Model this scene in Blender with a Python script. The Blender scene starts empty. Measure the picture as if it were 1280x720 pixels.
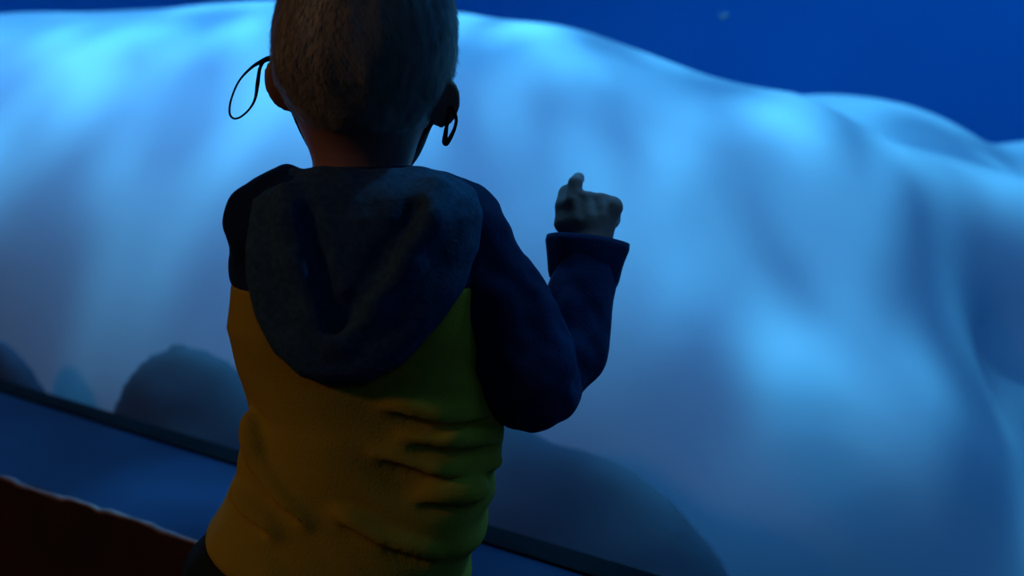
import bpy, math, random
import numpy as np
from mathutils import Vector, Matrix

random.seed(7); np.random.seed(7)
scene = bpy.context.scene
COL = scene.collection

# ------------------------------------------------------------------ camera
F_PX = 1108.5
CAM = Vector((0.0, 0.0, 0.93))
PITCH = math.radians(10.0)
cam_d = bpy.data.cameras.new('camera')
cam = bpy.data.objects.new('camera', cam_d)
COL.objects.link(cam)
cam.location = CAM
cam.rotation_euler = (math.pi / 2 - PITCH, 0, 0)
cam_d.sensor_width = 36.0
cam_d.lens = 36.0 * F_PX / 1280.0
cam_d.clip_start = 0.01
scene.camera = cam
cam_d.dof.use_dof = True
cam_d.dof.focus_distance = 0.80
cam_d.dof.aperture_fstop = 2.8

# ------------------------------------------------------------------ world, exposure
w = bpy.data.worlds.new('world'); scene.world = w
w.use_nodes = True
w.node_tree.nodes['Background'].inputs[0].default_value = (0.02, 0.05, 0.12, 1)
w.node_tree.nodes['Background'].inputs[1].default_value = 0.02
scene.view_settings.view_transform = 'Standard'
scene.view_settings.look = 'None'
scene.view_settings.gamma = 1.0
scene.view_settings.exposure = 0.0
scene.cycles.use_denoising = True
scene.cycles.volume_bounces = 1
scene.cycles.max_bounces = 10
scene.cycles.transparent_max_bounces = 16

# window frame of reference: U runs along the glass (to the right, nearer), V into the tank
G0 = Vector((0.081, 0.95, 0.0))
U = Vector((0.830, -0.557, 0.0)); U.normalize()
V = Vector((-U.y, U.x, 0.0))
def uv(u, v, z): return G0 + U * u + V * v + Vector((0, 0, z))
ROT_UV = math.atan2(U.y, U.x)

def area(name, loc, target, sx, sy, power, color):
    l = bpy.data.lights.new(name, 'AREA'); l.shape = 'RECTANGLE'
    l.size, l.size_y, l.energy, l.color = sx, sy, power, color
    o = bpy.data.objects.new(name, l); COL.objects.link(o)
    o.location = loc
    o.rotation_euler = (Vector(target) - Vector(loc)).to_track_quat('-Z', 'Y').to_euler()
    return o
# daylight coming down through the water of the tank
area('tank_daylight', uv(-0.9, 1.25, 3.35), uv(-0.9, 1.25, 0), 6.0, 1.8, 56, (0.075, 0.46, 1.0))
area('tank_daylight', uv(-0.5, 4.4, 3.4), uv(-0.5, 4.4, 0), 10.0, 3.2, 105, (0.05, 0.44, 1.0))
area('tank_fill_light', uv(-0.9, 0.10, 1.62), uv(-0.9, 1.0, 0.30), 5.0, 0.12, 24, (0.075, 0.42, 1.0))  # unseen fill added to brighten the whale's lower flank
# rippling light on the whale (light broken up by the waves overhead)
def ripple_spot(name, loc, target, power, color, scale, lo, hi, seed):
    l = bpy.data.lights.new(name, 'SPOT'); l.energy = power; l.color = color
    l.spot_size = math.radians(120); l.spot_blend = 0.8; l.shadow_soft_size = 0.06
    l.use_nodes = True
    nt = l.node_tree; em = nt.nodes['Emission']
    tc = nt.nodes.new('ShaderNodeTexCoord')
    mp = nt.nodes.new('ShaderNodeMapping'); mp.inputs['Scale'].default_value = scale
    mp.inputs['Location'].default_value = (seed, seed * 0.7, 0)
    nz = nt.nodes.new('ShaderNodeTexNoise'); nz.inputs['Scale'].default_value = 1.0
    nz.inputs['Detail'].default_value = 1.5; nz.inputs['Distortion'].default_value = 0.4
    mr = nt.nodes.new('ShaderNodeMapRange'); mr.interpolation_type = 'SMOOTHSTEP'
    mr.inputs[1].default_value = lo; mr.inputs[2].default_value = hi
    mr.inputs[3].default_value = 0.0; mr.inputs[4].default_value = 1.0
    nt.links.new(tc.outputs['Normal'], mp.inputs[0]); nt.links.new(mp.outputs[0], nz.inputs['Vector'])
    nt.links.new(nz.outputs['Fac'], mr.inputs[0]); nt.links.new(mr.outputs[0], em.inputs['Strength'])
    o = bpy.data.objects.new(name, l); COL.objects.link(o); o.location = loc
    o.rotation_euler = (Vector(target) - Vector(loc)).to_track_quat('-Z', 'Y').to_euler()
    return o
ripple_spot('ripple_light', (-0.3, 1.75, 3.0), (0.0, 2.2, 0.6), 265, (0.10, 0.58, 1.0), (13, 13, 13), 0.47, 0.62, 1.3)
ripple_spot('ripple_light', (1.3, 1.5, 2.9), (1.0, 2.0, 0.5), 150, (0.09, 0.55, 1.0), (11, 11, 11), 0.47, 0.62, 4.1)
# weak warm lamp of the dark viewing hall, behind and to the left of the camera
area('hall_lamp', (-2.3, -0.45, 2.05), (-0.15, 0.8, 0.7), 0.3, 0.3, 5.0, (1.0, 0.60, 0.33))

# faint blue fill added for the child's back, behind and to the right
area('hall_fill', (0.9, -1.7, 2.3), (-0.1, 0.8, 0.7), 1.2, 0.8, 2.0, (0.12, 0.45, 1.0))

# ------------------------------------------------------------------ helpers
_fw = Vector((0, math.cos(PITCH), -math.sin(PITCH))); _up = Vector((0, math.sin(PITCH), math.cos(PITCH)))
def P(px, py, Y):
    """world point at forward distance Y seen in direction (px, py)"""
    d = Vector(((px - 640) / F_PX, 0, 0)) + _up * ((360 - py) / F_PX) + _fw
    return CAM + d * (Y / d.y)
def glassY(px, py, off=0.0):
    d = P(px, py, 1.0) - CAM
    t = (G0.dot(V) + off - CAM.dot(V)) / d.dot(V)
    return (CAM + d * t).y
def PG(px, py, off=0.0): return P(px, py, glassY(px, py, off))
def Pz(px, py, z):
    d = P(px, py, 1.0) - CAM
    return CAM + d * ((z - CAM.z) / d.z)

def mesh_obj(name, verts, faces, mat=None, parent=None, smooth=True):
    me = bpy.data.meshes.new(name)
    verts = np.asarray(verts, dtype=np.float32)
    if isinstance(faces, np.ndarray):
        n, c = faces.shape
        me.vertices.add(len(verts)); me.vertices.foreach_set('co', verts.ravel())
        me.loops.add(n * c); me.loops.foreach_set('vertex_index', faces.astype(np.int32).ravel())
        me.polygons.add(n); me.polygons.foreach_set('loop_start', np.arange(0, n * c, c, dtype=np.int32))
        me.update(calc_edges=True); me.validate()
    else:
        me.from_pydata([tuple(map(float, v)) for v in verts], [], [list(f) for f in faces]); me.update()
    me.polygons.foreach_set('use_smooth', [smooth] * len(me.polygons))
    if mat: me.materials.append(mat)
    o = bpy.data.objects.new(name, me); COL.objects.link(o)
    if parent is not None: o.parent = parent
    return o
def tag(o, label=None, cat=None, group=None, kind=None):
    for k, v in (('label', label), ('category', cat), ('group', group), ('kind', kind)):
        if v: o[k] = v
    return o
def empty(name, loc=(0, 0, 0)):
    o = bpy.data.objects.new(name, None); COL.objects.link(o); o.location = loc
    o.empty_display_size = 0.1
    bpy.context.view_layer.update()
    return o
def reparent(o, root):
    o.parent = root
    o.matrix_parent_inverse = Matrix.Translation(-root.location)
def material(name, base, rough=0.6, spec=0.3, var=0.0, scale=8.0, bump=0.0, bscale=60.0, stretch=(1, 1, 1), base2=None, coat=0.0):
    m = bpy.data.materials.new(name); m.use_nodes = True
    nt = m.node_tree; b = nt.nodes['Principled BSDF']
    b.inputs['Roughness'].default_value = rough
    b.inputs['Specular IOR Level'].default_value = spec
    tc = nt.nodes.new('ShaderNodeTexCoord')
    mp = nt.nodes.new('ShaderNodeMapping'); mp.inputs['Scale'].default_value = stretch
    nt.links.new(tc.outputs['Object'], mp.inputs[0])
    nz = nt.nodes.new('ShaderNodeTexNoise'); nz.inputs['Scale'].default_value = scale; nz.inputs['Detail'].default_value = 4
    nt.links.new(mp.outputs[0], nz.inputs['Vector'])
    mx = nt.nodes.new('ShaderNodeMix'); mx.data_type = 'RGBA'
    c2 = base2 if base2 else tuple(c * (1 - var) for c in base)
    mx.inputs[6].default_value = (*base, 1); mx.inputs[7].default_value = (*c2, 1)
    rp = nt.nodes.new('ShaderNodeMapRange'); rp.inputs[1].default_value = 0.35; rp.inputs[2].default_value = 0.65
    nt.links.new(nz.outputs['Fac'], rp.inputs[0]); nt.links.new(rp.outputs[0], mx.inputs[0])
    nt.links.new(mx.outputs[2], b.inputs['Base Color'])
    if bump:
        n2 = nt.nodes.new('ShaderNodeTexNoise'); n2.inputs['Scale'].default_value = bscale; n2.inputs['Detail'].default_value = 3
        nt.links.new(mp.outputs[0], n2.inputs['Vector'])
        bp = nt.nodes.new('ShaderNodeBump'); bp.inputs['Strength'].default_value = bump; bp.inputs['Distance'].default_value = 0.002
        nt.links.new(n2.outputs['Fac'], bp.inputs['Height']); nt.links.new(bp.outputs[0], b.inputs['Normal'])
    return m

# signed-distance sculpting on a grid, meshed with surface nets
def smin(a, b, k):
    if k <= 0: return np.minimum(a, b)
    h = np.maximum(k - np.abs(a - b), 0.0) / k
    return np.minimum(a, b) - h * h * k * 0.25
def smax(a, b, k): return -smin(-a, -b, k)
class Field:
    def __init__(s, lo, hi, h):
        s.lo = np.array(lo, float); s.h = h
        s.n = np.ceil((np.array(hi, float) - s.lo) / h).astype(int) + 1
        s.ax = [(s.lo[i] + h * np.arange(s.n[i])).astype(np.float32) for i in range(3)]
        s.val = np.full(s.n, 0.08, np.float32)
    def sl(s, lo, hi):
        r = []
        for i in range(3):
            a = max(0, int((lo[i] - s.lo[i]) / s.h)); b = min(int(s.n[i]), int((hi[i] - s.lo[i]) / s.h) + 2)
            r.append(slice(a, max(a, b)))
        return tuple(r)
    def grid(s, q=None):
        q = q or (slice(None),) * 3
        return s.ax[0][q[0]][:, None, None], s.ax[1][q[1]][None, :, None], s.ax[2][q[2]][None, None, :]
    def add(s, fn, lo, hi, k=0.0, op='u'):
        m = k + 2 * s.h
        q = s.sl([c - m for c in lo], [c + m for c in hi])
        X, Y, Z = s.grid(q)
        d = fn(X, Y, Z)
        if op == 'u': s.val[q] = smin(s.val[q], d, k)
        elif op == 's': s.val[q] = smax(s.val[q], -d, k)
    def cap(s, a, b, ra, rb, k=0.0, op='u'):
        a = np.array(a, float); b = np.array(b, float); r = max(ra, rb)
        s.add(lambda X, Y, Z: capsule(X, Y, Z, a, b, ra, rb), np.minimum(a, b) - r, np.maximum(a, b) + r, k, op)
    def ell(s, c, r, R=None, k=0.0, op='u'):
        c = np.array(c, float); m = max(r) if R is not None else np.array(r)
        s.add(lambda X, Y, Z: ellipsoid(X, Y, Z, c, r, R), c - m, c + m, k, op)
    def mesh(s, smooth=2):
        return nets(s.val, s.lo, s.h, smooth)
def capsule(X, Y, Z, a, b, ra, rb):
    d = b - a; L = float(d @ d) + 1e-12
    t = np.clip(((X - a[0]) * d[0] + (Y - a[1]) * d[1] + (Z - a[2]) * d[2]) / L, 0, 1)
    return np.sqrt((X - a[0] - t * d[0]) ** 2 + (Y - a[1] - t * d[1]) ** 2 + (Z - a[2] - t * d[2]) ** 2) - (ra + (rb - ra) * t)
def ellipsoid(X, Y, Z, c, r, R=None):
    x, y, z = X - c[0], Y - c[1], Z - c[2]
    if R is not None:
        R = np.array(R)
        x, y, z = (x * R[0, i] + y * R[1, i] + z * R[2, i] for i in range(3))
    q = np.sqrt((x / r[0]) ** 2 + (y / r[1]) ** 2 + (z / r[2]) ** 2)
    g = np.sqrt((x / r[0] ** 2) ** 2 + (y / r[1] ** 2) ** 2 + (z / r[2] ** 2) ** 2) + 1e-9
    return (q * (q - 1) / g).astype(np.float32)
def nets(val, lo, h, smooth):
    n = np.array(val.shape); cn = n - 1
    acc = np.zeros((int(np.prod(cn)), 3), np.float32); cnt = np.zeros(int(np.prod(cn)), np.float32)
    quads = []
    neg = val < 0
    for a in range(3):
        b, c = (a + 1) % 3, (a + 2) % 3
        s0 = [slice(None)] * 3; s1 = [slice(None)] * 3
        s0[a] = slice(0, -1); s1[a] = slice(1, None)
        I = np.argwhere(neg[tuple(s0)] != neg[tuple(s1)])
        ok = (I[:, b] > 0) & (I[:, b] < cn[b]) & (I[:, c] > 0) & (I[:, c] < cn[c])
        I = I[ok]
        J = I.copy(); J[:, a] += 1
        v0 = val[tuple(I.T)]; v1 = val[tuple(J.T)]
        p = I.astype(np.float32); p[:, a] += v0 / (v0 - v1)
        ids = []
        for ob, oc in ((0, 0), (-1, 0), (-1, -1), (0, -1)):
            K = I.copy(); K[:, b] += ob; K[:, c] += oc
            k = np.ravel_multi_index(K.T, cn); ids.append(k)
            for i in range(3): acc[:, i] += np.bincount(k, p[:, i], len(cnt)).astype(np.float32)
            cnt += np.bincount(k, minlength=len(cnt)).astype(np.float32)
        Q = np.stack(ids, 1); fl = v0 > 0
        Q[fl] = Q[fl][:, ::-1]
        quads.append(Q)
    Q = np.concatenate(quads)
    used = np.nonzero(cnt)[0]; remap = np.full(len(cnt), -1, np.int64); remap[used] = np.arange(len(used))
    Vt = acc[used] / cnt[used][:, None] * h + np.asarray(lo, np.float32)
    Q = remap[Q]
    for _ in range(smooth): Vt = Vt + 0.5 * lap(Vt, Q)
    return Vt, Q
def lap(Vt, Q):
    n = len(Vt); s = np.zeros_like(Vt); c = np.zeros(n, np.float32)
    for i in range(4):
        a, b = Q[:, i], Q[:, (i + 1) % 4]
        for x, y in ((a, b), (b, a)):
            for k in range(3): s[:, k] += np.bincount(x, Vt[y, k], n)
            c += np.bincount(x, minlength=n)
    return s / np.maximum(c, 1)[:, None] - Vt
def normals(Vt, Q):
    a = np.cross(Vt[Q[:, 2]] - Vt[Q[:, 0]], Vt[Q[:, 3]] - Vt[Q[:, 1]])
    N = np.zeros_like(Vt)
    for i in range(4):
        for k in range(3): N[:, k] += np.bincount(Q[:, i], a[:, k], len(Vt))
    return N / (np.linalg.norm(N, axis=1, keepdims=True) + 1e-12)
def vnoise(p, seed=0):
    """smooth value noise in [-1, 1]"""
    p = p.astype(np.float64) + seed * 17.13
    i = np.floor(p).astype(np.int64); f = p - i; f = f * f * (3 - 2 * f)
    def hsh(x, y, z):
        n = (x * 374761393 + y * 668265263 + z * 2147483647 + seed * 1013904223) & 0xffffffff
        n = ((n ^ (n >> 13)) * 1274126177) & 0xffffffff
        return ((n ^ (n >> 16)) & 0xffff) / 32767.5 - 1
    r = 0
    for a in (0, 1):
        for b in (0, 1):
            for c in (0, 1):
                wgt = (f[:, 0] if a else 1 - f[:, 0]) * (f[:, 1] if b else 1 - f[:, 1]) * (f[:, 2] if c else 1 - f[:, 2])
                r = r + wgt * hsh(i[:, 0] + a, i[:, 1] + b, i[:, 2] + c)
    return r.astype(np.float32)
def fold(Vt, Q, amp, freq, seed, octaves=2):
    N = normals(Vt, Q); d = 0
    for o in range(octaves):
        d = d + vnoise(Vt * np.array(freq) * (2 ** o), seed + o) * amp / (1.8 ** o)
    return Vt + N * d[:, None]
def tube(points, radii, n=8, sub=6, closed=False):
    """round tube through points, Catmull-Rom interpolated; returns verts, faces"""
    pts = [Vector(p) for p in points]; m = len(pts)
    if not hasattr(radii, '__len__'): radii = [radii] * m
    C, Rr = [], []
    for i in range(m - 1):
        p0 = pts[max(i - 1, 0)]; p1 = pts[i]; p2 = pts[i + 1]; p3 = pts[min(i + 2, m - 1)]
        for k in range(sub):
            t = k / sub
            C.append(0.5 * ((2 * p1) + (p2 - p0) * t + (2 * p0 - 5 * p1 + 4 * p2 - p3) * t * t + (3 * p1 - p0 - 3 * p2 + p3) * t ** 3))
            Rr.append(radii[i] * (1 - t) + radii[i + 1] * t)
    C.append(pts[-1]); Rr.append(radii[-1])
    Vs, Fs = [], []
    up = Vector((0.13, 0.21, 0.97))
    for i, c in enumerate(C):
        d = (C[min(i + 1, len(C) - 1)] - C[max(i - 1, 0)]).normalized()
        s = d.cross(up).normalized(); up = s.cross(d).normalized()
        for j in range(n):
            a = 2 * math.pi * j / n
            Vs.append(c + (s * math.cos(a) + up * math.sin(a)) * Rr[i])
    for i in range(len(C) - 1):
        for j in range(n):
            k = (j + 1) % n
            Fs.append((i * n + j, i * n + k, (i + 1) * n + k, (i + 1) * n + j))
    Fs.append(tuple(range(n))[::-1]); Fs.append(tuple((len(C) - 1) * n + j for j in range(n)))
    return Vs, Fs
def uvbox(name, u0, u1, v0, v1, z0, z1, mat, parent=None, nosmooth=True):
    c = [uv(u, v, z) for z in (z0, z1) for v in (v0, v1) for u in (u0, u1)]
    f = [(0, 2, 3, 1), (4, 5, 7, 6), (0, 1, 5, 4), (2, 6, 7, 3), (0, 4, 6, 2), (1, 3, 7, 5)]
    return mesh_obj(name, c, f, mat, parent, False)

# ------------------------------------------------------------------ setting
ZL = 0.5 * (PG(0, 487).z + PG(760, 722).z)          # height of the sill
M_ledge = material('blue_ledge', (0.011, 0.036, 0.095), 0.6, 0.12, 0.25, 5, 0.1, 90)
M_under = material('dark_brown_panel', (0.08, 0.034, 0.026), 0.75, 0.2, 0.4, 9, 0.3, 120)
M_floor = material('dark_carpet', (0.03, 0.028, 0.03), 0.95, 0.1, 0.5, 60, 0.6, 300)
M_gasket = material('black_rubber', (0.004, 0.005, 0.007), 0.7, 0.05, 0.3, 20, 0.1, 100)
M_nose = material('worn_edge_highlight', (0.46, 0.28, 0.25), 0.5, 0.4, 0.5, 30, 0.4, 200)
M_hall = material('hall_paint', (0.035, 0.035, 0.045), 0.9, 0.2, 0.2, 3)
M_tank = material('tank_blue_paint', (0.010, 0.30, 0.70), 0.85, 0.2, 0.18, 0.5)
M_tfloor = material('tank_floor_sand', (0.50, 0.55, 0.58), 0.9, 0.2, 0.3, 4, 0.4, 30)
M_rock = material('grey_rock', (0.09, 0.09, 0.11), 0.85, 0.2, 0.35, 2.2, 0.5, 25)

Z_TOP, Z_CEIL = 1.35, 2.75
tag(uvbox('floor', -5, 3, -3.2, 0.0, -0.1, 0.0, M_floor), kind='structure')
# ledge in front of the glass: front edge through two picture points on the sill plane
eA, eB = Pz(0, 601, ZL), Pz(232, 677, ZL)
def to_uv(p): q = p - G0; return q.dot(U), q.dot(V)
(ua, va), (ub, vb) = to_uv(eA), to_uv(eB)
sl = (vb - va) / (ub - ua)
def edge_v(u): return min(-0.07, va + sl * (u - ua)) if u < 0.4 else -0.07
us = [-5, -4, -3, -2.2, -1.8] + [(-1.6 + 0.05 * i) for i in range(41)] + [1, 2, 3]
def edge_v(u): return max(-0.34, min(-0.12, va + sl * (u - ua)))
Vs, Fs = [], []
prof = None
for u in us:
    v = edge_v(u)
    wob = 0.0012 * math.sin(u * 31) + 0.0009 * math.sin(u * 77 + 1)
    for (vv, zz) in ((0.0, 0.0), (0.0, ZL), (v + 0.012 + wob, ZL), (v + 0.012, ZL - 0.02), (v + 0.012, 0.0)):
        Vs.append(uv(u, vv, zz))
for i in range(len(us) - 1):
    a, b = i * 5, i * 5 + 5
    for j in range(5):
        k = (j + 1) % 5
        Fs.append((a + j, b + j, b + k, a + k))
Fs.append((0, 1, 2, 3, 4)[::-1]); e = (len(us) - 1) * 5; Fs.append(tuple(e + j for j in range(5)))
ledge = mesh_obj('wall_under_window', Vs, Fs, M_under, None, False)
ledge.data.materials.append(M_ledge)
for p in ledge.data.polygons:
    if abs(p.normal.z) > 0.9 and p.center.z > ZL - 0.005: p.material_index = 1
tag(ledge, kind='structure')
# worn nosing strip along the ledge edge, warm highlight painted in as pale pink
pts, rad = [], []
for i in range(150):
    u = -2.6 + 0.02 * i
    jog = 0.0022 * (1 if math.sin(u * 19) + 0.6 * math.sin(u * 47 + 2) > 0.2 else -1)
    pts.append(uv(u, edge_v(u) + 0.010 + 0.3 * jog, ZL - 0.002 + jog * 0.6)); rad.append(0.0036 + 0.0008 * math.sin(u * 60))
tag(mesh_obj('trim_1', *tube(pts, rad, 8, 1), M_nose), kind='structure')
# black gasket at the foot of the glass
tag(uvbox('trim_2', -5, 3, -0.010, 0.031, ZL, ZL + 0.004, M_gasket), kind='structure')
tag(uvbox('wall_over_window', -5, 3, -0.12, 0.0, Z_TOP, Z_CEIL, M_hall), kind='structure')  # unseen; lower edge brought down to keep tank light off the child
tag(uvbox('ceiling', -5, 3, -3.2, 0.0, Z_CEIL, Z_CEIL + 0.1, M_hall), kind='structure')
tag(uvbox('wall_back', -5, 3, -3.3, -3.2, 0.0, Z_CEIL, M_hall), kind='structure')
tag(uvbox('wall_left', -5.1, -5, -3.2, 0.0, 0.0, Z_CEIL, M_hall), kind='structure')
tag(uvbox('wall_right', 3, 3.1, -3.2, 0.0, 0.0, Z_CEIL, M_hall), kind='structure')
# acrylic pane
M_glass = bpy.data.materials.new('clear_acrylic'); M_glass.use_nodes = True
nt = M_glass.node_tree; nt.nodes.remove(nt.nodes['Principled BSDF'])
tr = nt.nodes.new('ShaderNodeBsdfTransparent'); tr.inputs[0].default_value = (0.97, 0.985, 0.99, 1)
gl = nt.nodes.new('ShaderNodeBsdfGlossy'); gl.inputs['Roughness'].default_value = 0.02
lw = nt.nodes.new('ShaderNodeLayerWeight'); lw.inputs[0].default_value = 0.5
pw_ = nt.nodes.new('ShaderNodeMath'); pw_.operation = 'POWER'; pw_.inputs[1].default_value = 5.0
fr = nt.nodes.new('ShaderNodeMapRange'); fr.inputs[3].default_value = 0.02; fr.inputs[4].default_value = 0.6
nt.links.new(lw.outputs['Facing'], pw_.inputs[0]); nt.links.new(pw_.outputs[0], fr.inputs[0])
mxs = nt.nodes.new('ShaderNodeMixShader')
nt.links.new(fr.outputs[0], mxs.inputs[0]); nt.links.new(tr.outputs[0], mxs.inputs[1]); nt.links.new(gl.outputs[0], mxs.inputs[2])
nt.links.new(mxs.outputs[0], nt.nodes['Material Output'].inputs[0])
tag(uvbox('window_1', -5, 3, 0.0, 0.03, ZL + 0.004, Z_TOP, M_glass), kind='structure')

# tank shell
TU0, TU1, TV1, TZ0, TZ1 = -7.0, 6.0, 6.5, -0.6, 3.5
tag(uvbox('wall_tank_back', TU0, TU1, TV1, TV1 + 0.1, TZ0, TZ1, M_tank), kind='structure')
tag(uvbox('wall_tank_left', TU0 - 0.1, TU0, 0.03, TV1, TZ0, TZ1, M_tank), kind='structure')
tag(uvbox('wall_tank_right', TU1, TU1 + 0.1, 0.03, TV1, TZ0, TZ1, M_tank), kind='structure')
tag(uvbox('floor_tank', TU0, TU1, 0.03, TV1, TZ0 - 0.1, TZ0, M_tfloor), kind='structure')
tag(uvbox('wall_tank_front', TU0, TU1, 0.001, 0.03, TZ0, ZL - 0.001, M_gasket), kind='structure')
M_water = bpy.data.materials.new('sea_water'); M_water.use_nodes = True
nt = M_water.node_tree; nt.nodes.remove(nt.nodes['Principled BSDF'])
vp = nt.nodes.new('ShaderNodeVolumePrincipled')
vp.inputs['Color'].default_value = (0.03, 0.33, 1.0, 1)
vp.inputs['Density'].default_value = 0.055
vp.inputs['Anisotropy'].default_value = 0.2
nt.links.new(vp.outputs[0], nt.nodes['Material Output'].inputs['Volume'])
water = uvbox('water', TU0 + 0.01, TU1 - 0.01, 0.032, TV1 - 0.01, TZ0 + 0.005, TZ1 - 0.01, M_water)
tag(water, 'clear blue water filling the tank behind the glass', 'water', kind='stuff')

# ------------------------------------------------------------------ whale
M_whale = material('whale_skin', (0.80, 0.82, 0.84), 0.6, 0.2, 0.10, 1.6, base2=(0.68, 0.70, 0.73))
def make_whale():
    W = Field((-3.9, 1.3, -0.45), (2.5, 4.9, 1.75), 0.028)
    W.val[:] = 0.6
    # body axis: (px, py, Y, vertical radius, horizontal radius)
    ax = [(0, 324, 2.87, 0.715, 0.52), (300, 352, 2.64, 0.74, 0.53), (560, 356, 2.45, 0.70, 0.52), (740, 445, 2.33, 0.675, 0.50), (860, 494, 2.25, 0.64, 0.47)]
    pts = [(P(a, b, c), r, q) for a, b, c, r, q in ax]
    # tail stock to the left, parallel to the glass
    p0 = pts[0][0]; tail = []
    for d, r, q, dz in ((2.45, 0.07, 0.06, -0.12), (1.9, 0.14, 0.12, -0.10), (1.2, 0.34, 0.27, -0.04), (0.6, 0.55, 0.42, -0.01)):
        tail.append((p0 - U * d + Vector((0, 0, dz)), r, q))
    pts = tail + pts
    def chain(pts, k0):
        for (a, ra, qa), (b, rb, qb) in zip(pts[:-1], pts[1:]):
            n = max(2, int((b - a).length / 0.12))
            for i in range(n + (1 if b is pts[-1][0] else 0)):
                t = i / n; c = a.lerp(b, t)
                r = ra + (rb - ra) * t; q = qa + (qb - qa) * t
                R = np.array([[U.x, V.x, 0], [U.y, V.y, 0], [0, 0, 1]])
                W.ell(c, (max(r, q) * 1.15, q, r), R, k=k0 * min(1, r / .4))
    chain(pts, 0.12)
    # neck roll behind the shoulder, then the head turned away and down
    W.ell(P(1030, 394, 2.66), (0.66, 0.52, 0.665), None, k=0.05)
    W.ell(P(1290, 424, 2.72), (0.64, 0.48, 0.622), None, k=0.10)
    W.ell(P(1470, 490, 2.85), (0.36, 0.34, 0.40), None, k=0.12)
    W.ell(P(1580, 560, 2.9), (0.16, 0.13, 0.10), None, k=0.10)      # beak
    # fold at the side of the neck and the deep chest in front of it
    a, b = P(1010, 215, 2.12), P(1330, 330, 2.2)
    W.cap(a, b, 0.12, 0.17, k=0.22)
    W.cap(P(1000, 560, 2.45), P(1430, 600, 2.5), 0.45, 0.45, k=0.2)
    a, b = P(890, 640, 2.03), P(1380, 790, 2.08)
    W.cap(a, b, 0.30, 0.36, k=0.25)
    W.cap(P(700, 155, 2.25), P(950, 200, 2.2), 0.16, 0.13, k=0.2)
    W.cap(P(-150, 510, 3.05), P(120, 530, 2.62), 0.30, 0.36, k=0.30)
    W.cap(P(120, 530, 2.62), P(480, 540, 2.10), 0.36, 0.36, k=0.30)
    # hollow between the two
    W.cap(P(1040, 310, 1.66), P(1330, 430, 1.72), 0.08, 0.10, k=0.30, op='s')
    W.cap(P(800, 215, 1.62), P(1030, 285, 1.63), 0.05, 0.06, k=0.30, op='s')
    # near flipper, reaching down and forward
    R = Matrix.Rotation(math.radians(35), 3, 'Y')
    W.ell(P(1150, 860, 1.95), (0.30, 0.15, 0.05), np.array(R), k=0.1)
    W.ell(P(1000, 700, 3.1), (0.30, 0.15, 0.05), np.array(R), k=0.1)
    # flukes
    tp = pts[0][0]
    for s in (-1, 1):
        ang = ROT_UV + s * math.radians(118)
        R = np.array(Matrix.Rotation(ang, 3, 'Z'))
        c = tp - U * 0.10 + (V * s * 0.26)
        W.ell(c, (0.34, 0.13, 0.035), R, k=0.06)
    Vt, Q = W.mesh(3)
    Vt = fold(Vt, Q, 0.014, (2.2, 2.2, 1.1), 3, 2)
    # bulges and hollows shaped into the blubber to place bright and dark patches
    N = normals(Vt, Q)
    d = np.zeros(len(Vt), np.float32)
    for px, py, Y, r, amp in ((120, 150, 2.3, .16, .02), (190, 190, 2.25, .14, -.03), (40, 180, 2.3, .12, -.03), (620, 200, 1.9, .2, -.02),
                              (430, 300, 1.9, .2, .02), (1110, 560, 1.75, .16, .02), (1000, 520, 1.75, .16, -.02)):
        c = np.array(P(px, py, Y)); d += amp * np.exp(-((Vt - c) ** 2).sum(1) / (2 * r * r))
    Vt = Vt + N * d[:, None]
    root = empty('beluga_whale', (0.0, 2.4, 0.0))
    tag(root, 'huge white whale with soft folds of blubber close behind the glass', 'whale')
    b = mesh_obj('body', Vt, Q, M_whale); reparent(b, root)
    M_eye = material('dark_eye', (0.01, 0.01, 0.012), 0.15, 0.5)
    for s, p in ((1, P(1530, 505, 2.58)), ):
        e = Field(np.array(p) - 0.04, np.array(p) + 0.04, 0.004); e.ell(p, (0.022, 0.022, 0.018))
        o = mesh_obj('eye', *e.mesh(1), M_eye); reparent(o, root)
    return root
make_whale()

# ------------------------------------------------------------------ rocks on the tank floor
def mound(name, label, blobs, lo, hi, seed, h=0.02):
    B = Field(lo, hi, h); B.val[:] = 0.4
    for c, r in blobs: B.ell(c, r, None, k=0.10)
    X, Y, Z = B.grid()
    B.val = smax(B.val, (0.075 - ((X - G0.x) * V.x + (Y - G0.y) * V.y) + 0 * B.val).astype(np.float32), 0.04)
    B.val = np.maximum(B.val, TZ0 - Z + 0 * B.val).astype(np.float32)
    Vt, Q = B.mesh(2)
    Vt = fold(Vt, Q, 0.008, (5, 5, 5), seed, 3)
    o = mesh_obj(name, Vt, Q, M_rock)
    o.location = (0, 0, 0)
    return tag(o, label, 'rock', 'dark rocks on the tank floor')
zf = TZ0
def to_floor(px, py, Y, rx, ry, top_extra=0.0):
    """ellipsoid whose top shows at (px, py), standing on the tank floor"""
    p = P(px, py, Y); rz = p.z - zf
    return ((p.x, p.y, zf), (rx, ry, rz))
mound('rock', 'broad dark rounded rock below the whale, behind the child',
      [to_floor(222, 427, 1.62, 0.34, 0.12), to_floor(540, 475, 1.42, 0.40, 0.16), to_floor(705, 565, 1.36, 0.45, 0.18)],
      (-1.3, 0.9, -0.62), (1.2, 2.2, 0.85), 5)
mound('rock', 'small dark rock low at the far left end of the window',
      [to_floor(-50, 402, 1.86, 0.35, 0.10)], (-1.9, 1.4, -0.62), (-0.5, 2.5, 0.85), 9)

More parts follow.
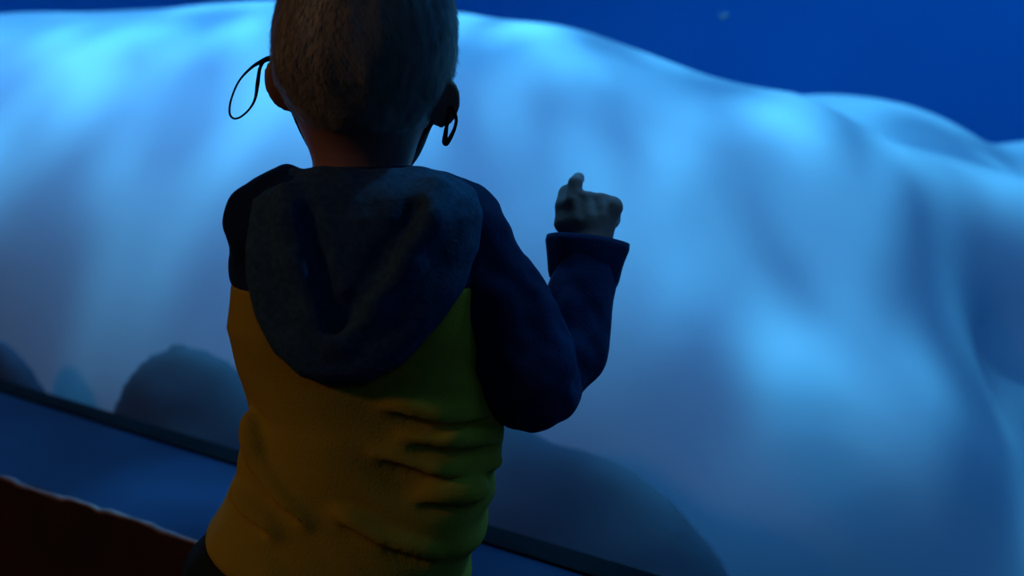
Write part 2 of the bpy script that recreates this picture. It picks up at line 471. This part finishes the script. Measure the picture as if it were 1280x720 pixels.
# drifting flake
fk = P(905, 18, 2.1)
Vs, Fs = [], []
for i in range(9):
    for j in range(6):
        x = (i / 8 - .5); y = (j / 5 - .5)
        Vs.append((fk.x + .022 * x, fk.y + .008 * y, fk.z + .004 * math.sin(x * 9) - .010 * abs(y) * (1 - x * x) + .003 * math.cos(7 * y)))
for i in range(8):
    for j in range(5):
        if abs(i - 3.5) + abs(j - 2) < 5: Fs.append((i * 6 + j, i * 6 + 6 + j, i * 6 + 7 + j, i * 6 + 1 + j))
fl = mesh_obj('drifting_flake', Vs, Fs, material('pale_flake', (0.22, 0.24, 0.26), 0.7))
sm = fl.modifiers.new('solid', 'SOLIDIFY'); sm.thickness = 0.002
tag(fl, 'tiny pale flake drifting in open blue water above the whale', 'flake')

# ------------------------------------------------------------------ child
YB = 0.80
def npv(v): return np.array(v, float)
SEC = [(206, 398, 512, .046), (210, 392, 520, .050), (214, 350, 555, .060), (224, 322, 580, .070), (238, 304, 600, .078), (262, 295, 610, .085), (300, 296, 608, .090),
       (340, 297, 608, .092), (370, 295, 607, .093), (400, 291, 610, .093), (450, 303, 617, .091), (500, 320, 623, .089), (540, 314, 625, .090),
       (580, 296, 625, .092), (620, 276, 613, .096), (655, 256, 604, .101), (690, 239, 594, .104), (720, 226, 586, .105), (770, 226, 578, .103)]
sec_z = np.array([P(450, s[0], YB).z for s in SEC])[::-1]
sec_l = np.array([P(s[1], s[0], YB).x for s in SEC])[::-1]
sec_r = np.array([P(s[2], s[0], YB).x for s in SEC])[::-1]
sec_b = np.array([s[3] for s in SEC])[::-1]
def torso(X, Y, Z, grow=0.0):
    z = np.asarray(Z).ravel()
    l = np.interp(z, sec_z, sec_l); r = np.interp(z, sec_z, sec_r); b = np.interp(z, sec_z, sec_b)
    cx = ((l + r) / 2)[None, None, :]; a = ((r - l) / 2 + grow)[None, None, :]; b = (b + grow)[None, None, :]
    x = np.abs(X - cx); y = np.abs(Y - YB)
    e = 2.35
    q = ((x / a) ** e + (y / b) ** e) ** (1 / e)
    d = (q - 1) * np.minimum(a, b)
    zt, zb = float(sec_z[-1]), float(sec_z[0])
    return np.maximum(np.maximum(d, Z - zt), zb - Z).astype(np.float32)

# joints
SHR = P(568, 292, 0.80); ELR = P(662, 474, 0.795); WRR = P(733, 318, 0.868)
SHL = P(343, 290, 0.785); ELL = P(352, 420, 0.93); WRL = Vector((-0.215, 1.065, 0.80))
HC = P(463, 52, 0.80)                                   # skull centre
tilt, turn = math.radians(6.0), math.radians(-5.0)
RH = np.array(Matrix.Rotation(turn, 3, 'Z') @ Matrix.Rotation(tilt, 3, 'Y'))   # columns: right, forward, up
def hp(a, b, c): return npv(HC) + RH @ np.array([a, b, c])
def hloc(X, Y, Z):
    x, y, z = X - HC.x, Y - HC.y, Z - HC.z
    return tuple(x * RH[0, i] + y * RH[1, i] + z * RH[2, i] for i in range(3))
def head_parts():
    return [('e', hp(0, -.006, .012), (.0697, .088, .084), .0), ('e', hp(0, -.022, -.025), (.0655, .064, .065), .03),
            ('e', hp(-.010, .030, -.050), (.0570, .062, .064), .03), ('e', hp(-.006, .046, -.088), (.036, .034, .030), .03)]
def head_sdf(X, Y, Z):
    d = None
    for _, c, r, k in head_parts():
        e = ellipsoid(X, Y, Z, c, r, RH)
        d = e if d is None else smin(d, e, k)
    return d
hlo, hhi = npv(HC) - .14, npv(HC) + .14
GAP = 0.006

def hand(B, wrist, palm, knuckles, fingers, thumb, r):
    B.cap(wrist, palm, r * 1.9, r * 2.1, k=.012)
    B.cap(npv(wrist) + (npv(knuckles[-1]) - npv(palm)) * .4, npv(knuckles[-1]) * .8 + npv(palm) * .2, r * 1.6, r * 1.45, k=.012)
    for kn, chain_ in zip(knuckles, fingers):
        B.cap(palm, kn, r * 1.7, r * 1.08, k=.008)
        prev = kn; rr = r
        for q in chain_:
            B.cap(prev, q, rr, rr * .92, k=.0022); prev = q; rr *= .92
    prev = thumb[0]; B.cap(palm, prev, r * 1.7, r * 1.25, k=.01)
    rr = r * 1.15
    for q in thumb[1:]:
        B.cap(prev, q, rr, rr * .9, k=.003); prev = q; rr *= .9

M_skin = material('skin', (0.42, 0.20, 0.15), 0.55, 0.3, 0.12, 14, 0.15, 180)
M_hair = material('blond_hair', (0.38, 0.32, 0.245), 0.5, 0.4, 0.3, 40, 0.1, 220, stretch=(1, 1, .25), base2=(0.25, 0.20, 0.145))
M_yellow = material('yellow_jersey', (0.62, 0.385, 0.028), 0.9, 0.15, 0.15, 10, 0.35, 420)
M_navy = material('navy_jersey', (0.009, 0.029, 0.088), 0.9, 0.2, 0.25, 14, 0.35, 420)
M_hood = material('heather_navy_jersey', (0.045, 0.11, 0.19), 0.92, 0.2, 0.35, 160, 0.4, 420)
M_pants = material('dark_trouser_cloth', (0.018, 0.028, 0.022), 0.9, 0.2, 0.3, 20, 0.4, 300)
M_mask = material('black_mask_cloth', (0.008, 0.009, 0.014), 0.85, 0.2, 0.2, 30, 0.3, 400)
M_shoe = material('dark_shoe', (0.02, 0.02, 0.025), 0.6, 0.3, 0.2, 20)
M_sole = material('pale_sole', (0.4, 0.4, 0.4), 0.7, 0.3, 0.2, 20)

HIPL, HIPR = P(314, 745, .80), P(486, 745, .80)
FOOTL = Vector((HIPL.x - .015, .80, .05)); FOOTR = Vector((HIPR.x + .015, .80, .05))
KNL = (HIPL + FOOTL) / 2 + Vector((0, .02, .0)); KNR = (HIPR + FOOTR) / 2 + Vector((0, .02, 0))

def make_child():
    root = empty('child', ((HIPL.x + HIPR.x) / 2, .80, 0.0))
    tag(root, 'small blond child from behind in a yellow and navy hooded top, hand raised', 'person')
    def part(name, Vt, Q, mat, parent=root, label=None):
        o = mesh_obj(name, Vt, Q, mat)
        reparent(o, root) if parent is root else setattr(o, 'parent', parent)
        if label: o['label'] = label
        return o
    # --- one continuous body
    B = Field((-.40, .64, -.005), (.20, 1.16, 1.20), .0026)
    B.add(lambda X, Y, Z: torso(X, Y, Z, -.021), (-.40, .68, .42), (.08, .92, .90), 0)
    B.cap(P(450, 240, .80), P(455, 150, .80), .0420, .039, k=.018)
    for _, c, r, k in head_parts(): B.ell(c, r, RH, k=max(k, .012))
    B.cap(hp(0, .088, -.012), hp(0, .103, -.044), .006, .010, k=.012)                  # nose
    for s in (-1, 1):
        B.ell(hp(s * .028, .092, -.012), (.014, .012, .010), RH, k=.012, op='s')        # eye sockets
    B.ell(hp(0, .093, -.070), (.018, .008, .008), RH, k=.006)                           # lips
    B.cap(hp(-.016, .103, -.070), hp(.016, .103, -.070), .0022, .0022, k=.003, op='s')
    # ears: flat discs flaring back and out
    for top, lobe, out, yy in ((P(343, 74, .795), P(367, 138, .805), Vector((-.90, -.35, .12)), 0), (P(561, 98, .795), P(548, 158, .805), Vector((.82, -.42, 0)), 1)):
        e1 = (top - lobe).normalized(); c = (top + lobe) / 2
        e2 = (out - e1 * out.dot(e1)).normalized(); e3 = e1.cross(e2)
        R = np.array([list(e2), list(e3), list(e1)]).T
        wr = .0165
        B.ell(c, (wr, .0065, (top - lobe).length / 2 + .001), R, k=.006)
        B.ell(c + Vector((0, .010, 0)) + e2 * .001, (wr * .65, .006, (top - lobe).length / 2 * .66), R, k=.003, op='s')
        B.cap(c - e2 * .016, c - e2 * .004, .010, .006, k=.01)
    # arms
    B.cap(SHR, ELR, .026, .024, k=.02); B.cap(ELR, P(708, 440, .825), .022, .021, k=.01); B.cap(P(708, 440, .825), WRR, .021, .018, k=.01)
    B.cap(SHL, P(335, 335, .80), .024, .020, k=.02); B.cap(P(335, 335, .80), ELL, .020, .022, k=.02); B.cap(ELL, WRL, .022, .019, k=.01)
    gy = lambda px, py, o=-.013: glassY(px, py, o)
    r = .0080
    hand(B, WRR, P(735, 278, .880),
         [P(716, 252, .884), P(735, 250, .884), P(752, 252, .882), P(767, 258, .878)],
         [[P(719, 229, .893), P(723, 223, gy(723, 223))],
          [P(738, 249, .908), P(738, 268, .908), P(738, 274, .895)],
          [P(754, 251, .904), P(754, 270, .903), P(753, 276, .892)],
          [P(768, 258, .898), P(767, 275, .896), P(766, 279, .888)]],
         [P(705, 280, .885), P(704, 258, .893), P(707, 240, .905)], r)
    for (x0, y0), (x1, y1) in (((726, 247), (727, 268)), ((744, 246), (744, 264)), ((759, 246), (758, 262))):     # dips between the knuckles
        B.cap(P(x0, y0, .876), P(x1, y1, .866), .0024, .0012, k=.006, op='s')
    # left hand, flat on the glass in front of the chest
    wl = npv(WRL); gl0 = lambda p: p + V * ((G0.dot(V) - .012) - p.dot(V))
    palm = gl0(WRL + Vector((0, .05, .055))) - V * .006
    side = U
    kn = [palm + side * (o * .0165) + Vector((0, 0, .025 - abs(o - .3) * .003)) for o in (-1.5, -.5, .5, 1.5)]
    fing = [[gl0(k + side * (o * .004) + Vector((0, 0, l * .55))), gl0(k + side * (o * .008) + Vector((0, 0, l)))]
            for k, o, l in zip(kn, (-1.5, -.5, .5, 1.5), (.034, .042, .044, .038))]
    th = [palm + side * .026 + Vector((0, 0, -.012)), gl0(palm + side * .044 + Vector((0, 0, .004))), gl0(palm + side * .054 + Vector((0, 0, .022)))]
    hand(B, WRL, palm, kn, fing, th, .0068)
    # legs
    for h_, k_, f_ in ((HIPL, KNL, FOOTL), (HIPR, KNR, FOOTR)):
        B.cap(h_, k_, .058, .042, k=.03); B.cap(k_, f_, .042, .028, k=.02)
        B.cap(f_ + Vector((0, -.01, -.02)), f_ + Vector((0, .09, -.03)), .022, .018, k=.015)
    Vt, Q = B.mesh(2)
    body = part('body', Vt, Q, M_skin)
    M_eye = material('eye_white', (0.7, 0.7, 0.7), 0.2, 0.5)
    for s in (-1, 1):
        e = Field(hp(s * .028, .080, -.012) - .02, hp(s * .028, .080, -.012) + .02, .002)
        e.ell(hp(s * .028, .078, -.012), (.011, .011, .011), RH)
        part('eye', *e.mesh(1), M_eye)
    del B
    # --- hair
    Hf = Field(hlo, hhi, .0026); X, Y, Z = Hf.grid()
    a, b, c = hloc(X, Y, Z)
    d = head_sdf(X, Y, Z)
    t = np.clip((c + .100) / .065, 0, 1) * .0070 - .002
    front = np.clip((b - .030 - np.maximum(c, 0) * .55) / .02, 0, 1)
    t = t - front * .020
    t = t - np.clip((np.abs(a) - .058) / .01, 0, 1) * np.clip((-c - .020) / .012, 0, 1) * np.clip((b + .035) / .02, 0, 1) * .02
    Hf.val = (d - t).astype(np.float32)
    Vt, Q = Hf.mesh(1)
    Nn = normals(Vt, Q)
    Vt = Vt + Nn * (vnoise(Vt * np.array([150, 150, 45]), 2) * .0008 + vnoise(Vt * np.array([60, 60, 25]), 5) * .0014)[:, None]
    # short strands lying along the growth direction (whorl at the crown)
    crown = hp(.012, -.055, .075)
    Nn = normals(Vt, Q)
    pick = np.random.choice(len(Vt), 14000)
    sv, sf = [], []
    base_n = len(Vt)
    p = Vt[pick]; n = Nn[pick]
    away = p - crown; away -= n * (away * n).sum(1, keepdims=True)
    away /= np.linalg.norm(away, axis=1, keepdims=True) + 1e-6
    sw = np.cross(n, away); rnd = np.random.normal(0, .28, (len(p), 1))
    dirv = away + sw * (rnd + .25 * np.exp(-np.linalg.norm(p - crown, axis=1, keepdims=True) / .03)) + n * np.random.uniform(.05, .28, (len(p), 1)) + np.array([0, 0, -.15])
    dirv /= np.linalg.norm(dirv, axis=1, keepdims=True)
    hz = np.clip(((p - npv(HC)) @ RH[:, 2] + .09) / .07, .15, 1)[:, None]
    L = np.random.uniform(.009, .018, (len(p), 1)) * hz
    wv = np.cross(n, dirv); wv *= .0004 / (np.linalg.norm(wv, axis=1, keepdims=True) + 1e-9)
    A = p + wv - n * .001; Bb = p - wv - n * .001; C1 = p + dirv * L * .6 + wv * .7; C2 = p + dirv * L * .6 - wv * .7
    T = p + dirv * L - n * L * .25
    T2 = T + wv * .2
    SV = np.stack([A, Bb, C2, C1, T, T2], 1).reshape(-1, 3)
    k = base_n + 6 * np.arange(len(p))[:, None]
    SQ = np.concatenate([k + np.array([[0, 1, 2, 3]]), k + np.array([[3, 2, 4, 5]])])
    hair = part('hair', np.concatenate([Vt, SV]), np.concatenate([Q, SQ]), M_hair)
    # --- mask with its two ear loops
    Mf = Field(hlo, hhi, .0026); X, Y, Z = Mf.grid(); a, b, c = hloc(X, Y, Z)
    d = head_sdf(X, Y, Z) - .0050
    n_ = capsule(X, Y, Z, hp(0, .090, -.02), hp(0, .108, -.044), .009, .014)
    d = smin(d, n_, .02)
    back = -(b - (.004 + (c + .06) * -.25))            # keep b > line
    d = smax(d, back.astype(np.float32), .003); d = smax(d, (c + .026 + np.abs(a) * .22 - .01).astype(np.float32), .003); d = smax(d, (-c - .117).astype(np.float32), .003)
    d = np.maximum(d, -(head_sdf(X, Y, Z) + .004))
    Mf.val = d.astype(np.float32)
    Vt, Q = Mf.mesh(1)
    mask = part('face_mask', Vt, Q, M_mask, label='black cloth face mask')
    def loop(pts, rad):
        Vs, Fs = tube(pts, rad, 8, 6)
        o = mesh_obj('ear_loop', Vs, Fs, M_mask); o.parent = mask
        o.matrix_parent_inverse = mask.matrix_world.inverted()
        o['label'] = 'thin black ear loop hanging free'
    yl = .792
    bpy.context.view_layer.update()
    loop([P(352, 92, .80), P(349, 76, yl), P(338, 73, yl), P(329, 76, yl), P(315, 84, yl), P(299, 101, yl), P(289, 124, yl), P(287, 141, yl), P(292, 148, yl), P(301, 146, yl),
          P(312, 136, yl), P(319, 123, yl), P(322, 104, yl), P(325, 85, yl), P(331, 75, yl)],
         [.002, .0026, .0026, .0022, .0013, .0009, .0009, .001, .001, .0009, .0009, .0012, .0018, .0014, .0014])
    loop([P(556, 126, .80), P(564, 134, yl), P(570, 146, yl), P(569, 158, yl), P(564, 170, yl), P(558, 179, yl), P(556, 176, yl), P(558, 160, yl), P(560, 146, yl), P(561, 134, yl), P(557, 128, .80)],
         [.0014, .0014, .0015, .0016, .002, .0026, .0026, .0018, .0015, .0013, .0013])
    def backY(px, py, off=-.014):
        z = P(px, py, .72).z; b = float(np.interp(z, sec_z, sec_b)); l = float(np.interp(z, sec_z, sec_l)); r_ = float(np.interp(z, sec_z, sec_r))
        x = P(px, py, .72).x; q = min(.97, abs(x - (l + r_) / 2) / ((r_ - l) / 2))
        return YB - b * (1 - q ** 2.35) ** (1 / 2.35) + off
    # --- shirt body (yellow), cut along the lifted hem
    S = Field((-.42, .66, .42), (.10, .95, .93), .003)
    X, Y, Z = S.grid()
    d = torso(X, Y, Z)
    hA, hB = P(254, 656, .79), P(324, 722, .722)
    nx, nz = (hB.z - hA.z), -(hB.x - hA.x); ln = math.hypot(nx, nz); nx, nz = nx / ln, nz / ln
    if nz > 0: nx, nz = -nx, -nz
    cutl = (X - hA.x) * nx + (Z - hA.z) * nz             # positive below the hem line
    cut2 = (hB.z - .012) - Z - (X - hB.x) * .12 + Y * 0  # further right the hem runs lower
    hem = np.minimum(cutl, cut2 + .0)
    d = smax(d, np.broadcast_to(cutl, d.shape), .006)
    yz = P(450, 366, .72).z
    full = d
    S.val = d.astype(np.float32)
    def crease(pts, r_, op='u', off=.002, k=.012):
        w_ = [P(a, b, backY(a, b, off)) for a, b in pts]
        n = 6; path = []
        for i in range(len(w_) - 1): path += [w_[i].lerp(w_[i + 1], t / n) for t in range(n)]
        path.append(w_[-1]); m = len(path) - 1
        rr = [r_ * (.25 + .75 * min(1, 1.6 * math.sin(math.pi * min(1, (i + .3) / (m + .3) * 1.0)))) for i in range(m + 1)]
        for i in range(m): S.cap(path[i], path[i + 1], rr[i], rr[i + 1], k=k, op=op)
    for pts in ([(500, 548), (560, 552), (618, 540)], [(470, 566), (545, 585), (622, 578)], [(520, 620), (575, 615), (606, 608)], [(480, 505), (545, 520), (612, 508)],
                [(308, 520), (322, 575), (350, 625), (385, 655)], [(288, 610), (310, 640), (345, 668)],
                [(420, 640), (470, 672), (540, 690)]):
        crease(pts, .0055)
        crease([(a + 2, b + 17) for a, b in pts] if pts[-1][0] - pts[0][0] > 75 and abs(pts[-1][1] - pts[0][1]) < 60 else [(a - 15, b + 5) for a, b in pts], .003, 's', -.0032, .007)
    d = S.val.copy(); full = d
    S.val = smax(full, (Z - yz + 0 * full).astype(np.float32), .002).astype(np.float32)
    Vt, Q = S.mesh(2)
    # creases: diagonal pulls across the back and horizontal rucks at the right waist
    N = normals(Vt, Q)
    lowm = np.clip((P(450, 400, YB).z - Vt[:, 2]) / .06, 0, 1)
    rx = np.clip((Vt[:, 0] - P(430, 560, YB).x) / .08, 0, 1)
    rot = np.stack([Vt[:, 0] * .8 + Vt[:, 2] * .6, Vt[:, 1], -Vt[:, 0] * .6 + Vt[:, 2] * .8], 1)
    rot2 = np.stack([Vt[:, 0] * .9 - Vt[:, 2] * .43, Vt[:, 1], Vt[:, 0] * .43 + Vt[:, 2] * .9], 1)
    dsp = vnoise(rot * np.array([42, 14, 9]), 1) * .0065 * (1 - rx) + vnoise(rot2 * np.array([9, 12, 52]), 4) * .0065 * rx + vnoise(Vt * 18, 7) * .003
    Vt = Vt + N * (dsp * lowm)[:, None]
    hoodie = part('hoodie', Vt, Q, M_yellow, label='yellow hooded top with navy sleeves and hood')
    # --- navy yoke over the shoulders
    S.val = smax(full, (yz - .002 - Z + 0 * full).astype(np.float32), .002).astype(np.float32)
    Vt, Q = S.mesh(2)
    o = mesh_obj('yoke', Vt, Q, M_navy); bpy.context.view_layer.update()
    o.parent = hoodie; o.matrix_parent_inverse = hoodie.matrix_world.inverted(); o['label'] = 'navy shoulder yoke'
    # --- sleeves
    def sleeve(pts, kk, seed, label=None, extra=None):
        lo = np.min([npv(p) - r for p, r in pts], 0) - .03; hi = np.max([npv(p) + r for p, r in pts], 0) + .03
        A = Field(lo, hi, .0028)
        for (p, r0), (q, r1) in zip(pts[:-1], pts[1:]): A.cap(p, q, r0, r1, k=kk)
        if extra: extra(A)
        Vt, Q = A.mesh(2)
        Vt = fold(Vt, Q, .0035, (38, 38, 30), seed, 2)
        o = mesh_obj('sleeve', Vt, Q, M_navy); o.parent = hoodie
        o.matrix_parent_inverse = hoodie.matrix_world.inverted()
        if label: o['label'] = label
        return o
    bpy.context.view_layer.update()
    mR = SHR.lerp(ELR, .5)
    fR = ELR.lerp(WRR, .5)
    sleeve([(P(540, 268, .80), .034), (P(572, 292, .80), .042), (P(622, 385, .795), .0455), (P(655, 462, .79), .0485), (P(668, 484, .795), .040)], .02, 11, 'navy right sleeve, bent at the elbow')
    sl2 = sleeve([(P(672, 487, .80), .034), (P(712, 440, .825), .0315), (P(725, 378, .85), .030), (P(733, 330, .868), .030)], .02, 15, 'navy right forearm sleeve')
    sleeve([(P(362, 262, .775), .038), (P(343, 285, .765), .0375), (P(333, 335, .785), .028), (ELL, .032), (Vector(ELL).lerp(WRL, .55), .031), (Vector(ELL).lerp(WRL, .9), .030)], .02, 21)
    # folded cuffs
    def cuff(a, b, r0, r1, tiltv):
        a, b = Vector(a), Vector(b); ax = (b - a).normalized()
        s = ax.cross(Vector((0, 1, 0.001))).normalized(); t_ = s.cross(ax)
        Vs, Fs = [], []; n = 40
        prof = [(0.0, r0 - .004), (-.001, r0), (.15, r0 + .002), (.5, (r0 + r1) / 2 + .001), (.85, r1 + .001), (1.0, r1 + .0005), (1.012, r1 - .003), (1.0, r1 - .007), (.5, r1 - .010), (.1, r0 - .012)]
        for tt, rr in prof:
            for j in range(n):
                an = 2 * math.pi * j / n
                rw = rr * (1 + .035 * math.sin(3 * an + tt * 2) + .02 * math.sin(7 * an + 1))
                Vs.append(a.lerp(b, tt) + (s * math.cos(an) * 1.0 + t_ * math.sin(an) * .82) * rw)
        for i in range(len(prof) - 1):
            for j in range(n):
                k = (j + 1) % n; Fs.append((i * n + j, i * n + k, (i + 1) * n + k, (i + 1) * n + j))
        o = mesh_obj('cuff', Vs, Fs, M_navy); o.parent = hoodie; o.matrix_parent_inverse = hoodie.matrix_world.inverted()
    cuff(P(730, 352, .862), P(737, 301, .874), .0335, .0405, 0)
    d_ = (WRL - ELL).normalized()
    cuff(WRL - d_ * .045, WRL - d_ * .004, .031, .035, 0)
    # --- hood hanging on the back
    poly = np.array([(352, 222), (322, 232), (300, 250), (296, 300), (300, 345), (318, 395), (345, 438), (378, 468), (420, 482), (462, 476), (505, 452), (545, 412), (578, 368), (600, 320), (604, 270), (592, 240), (556, 218),
                     (520, 212), (452, 212), (390, 212)], float)
    pw = np.array([[P(a, b, .715).x, P(a, b, .715).z] for a, b in poly])
    Hd = Field((-.32, .63, .60), (.02, .90, .95), .003); X, Y, Z = Hd.grid()
    x2 = np.broadcast_to(X[:, 0, :], (Hd.n[0], Hd.n[2])); z2 = np.broadcast_to(Z[0, 0, :], x2.shape)
    dm = np.full(x2.shape, 9.0); inside = np.zeros(x2.shape, bool)
    for i in range(len(pw)):
        (x0, z0), (x1, z1) = pw[i], pw[(i + 1) % len(pw)]
        ex, ez = x1 - x0, z1 - z0
        t = np.clip(((x2 - x0) * ex + (z2 - z0) * ez) / (ex * ex + ez * ez), 0, 1)
        dm = np.minimum(dm, np.hypot(x2 - x0 - t * ex, z2 - z0 - t * ez))
        cr = (z0 > z2) != (z1 > z2)
        xi = x0 + (z2 - z0) / (ez if abs(ez) > 1e-9 else 1e-9) * ex
        inside ^= cr & (x2 < xi)
    d2 = np.where(inside, -dm, dm)[:, None, :]
    dt = torso(X, Y, Z)
    thick = .015 + .012 * np.clip((P(450, 330, .72).z - Z) / .10 + .0, 0, 1) * np.clip((Z - P(450, 482, .72).z) / .03 + .35, 0, 1)
    shell = np.abs(dt - .004) - thick + .004
    d = smax(d2.astype(np.float32) + 0 * shell, shell.astype(np.float32), .022)
    d = smax(d, (Y - YB + .0 + 0 * d).astype(np.float32), .01)
    Hd.val = d.astype(np.float32)
    # rolled edges of the hood opening and the collar
    def roll(pts, r_, k=.014, op='u', off=-.014):
        w_ = [P(a, b, backY(a, b, off)) for a, b in pts]
        for p_, q_ in zip(w_[:-1], w_[1:]): Hd.cap(p_, q_, r_, r_, k=k, op=op)
    roll([(356, 240), (364, 270), (374, 330), (396, 390), (420, 425)], .010)
    roll([(546, 236), (535, 270), (500, 325), (462, 380), (425, 425)], .012)
    roll([(520, 262), (480, 325), (440, 385), (420, 408)], .007, .012, 's', -.018)
    roll([(385, 262), (396, 320), (410, 385)], .005, .012, 's', -.018)
    for i in range(9):                                    # collar round the neck
        a0, a1 = math.radians(200 - i * 27.5), math.radians(200 - (i + 1) * 27.5)
        cN = P(453, 229, .80)
        f_ = lambda an: cN + Vector((.064 * math.cos(an), -.062 * math.sin(an), 0))
        Hd.cap(f_(a0), f_(a1), .010, .010, k=.012)
    Vt, Q = Hd.mesh(2)
    Vt = fold(Vt, Q, .003, (26, 26, 18), 31, 2)
    o = mesh_obj('hood', Vt, Q, M_hood); o.parent = hoodie; o.matrix_parent_inverse = hoodie.matrix_world.inverted()
    o['label'] = 'heather navy hood hanging down the back'
    # --- trousers
    T_ = Field((-.42, .64, .06), (.08, .98, .61), .0036)
    T_.add(lambda X, Y, Z: np.maximum(torso(X, Y, Z, -.009), Z - .575), (-.42, .66, .44), (.08, .95, .595), 0)
    for h_, k_, f_ in ((HIPL, KNL, FOOTL), (HIPR, KNR, FOOTR)):
        T_.cap(h_ + Vector((0, 0, .0)), k_, .063, .055, k=.03); T_.cap(k_, f_ + Vector((0, 0, .06)), .060, .048, k=.02)
    Vt, Q = T_.mesh(2); Vt = fold(Vt, Q, .004, (25, 25, 25), 41, 2)
    part('trousers', Vt, Q, M_pants, label='dark trousers')
    # --- shoes
    for f_ in (FOOTL, FOOTR):
        Sx = Field(npv(f_) + (-.06, -.06, -.06), npv(f_) + (.06, .15, .06), .004)
        Sx.cap(f_ + Vector((0, -.012, -.018)), f_ + Vector((0, .085, -.024)), .032, .028, k=.02)
        Sx.cap(f_ + Vector((0, -.012, 0)), f_ + Vector((0, -.006, .03)), .032, .030, k=.02)
        X, Y, Z = Sx.grid(); Sx.val = np.maximum(Sx.val, .004 - Z + 0 * Sx.val).astype(np.float32)
        part('shoe', *Sx.mesh(1), M_shoe)
    return root
make_child()
print('ZL', ZL, PG(0, 487).z, PG(760, 722).z, 'edge v', edge_v(ua), edge_v(ub), va, vb, ua, ub)
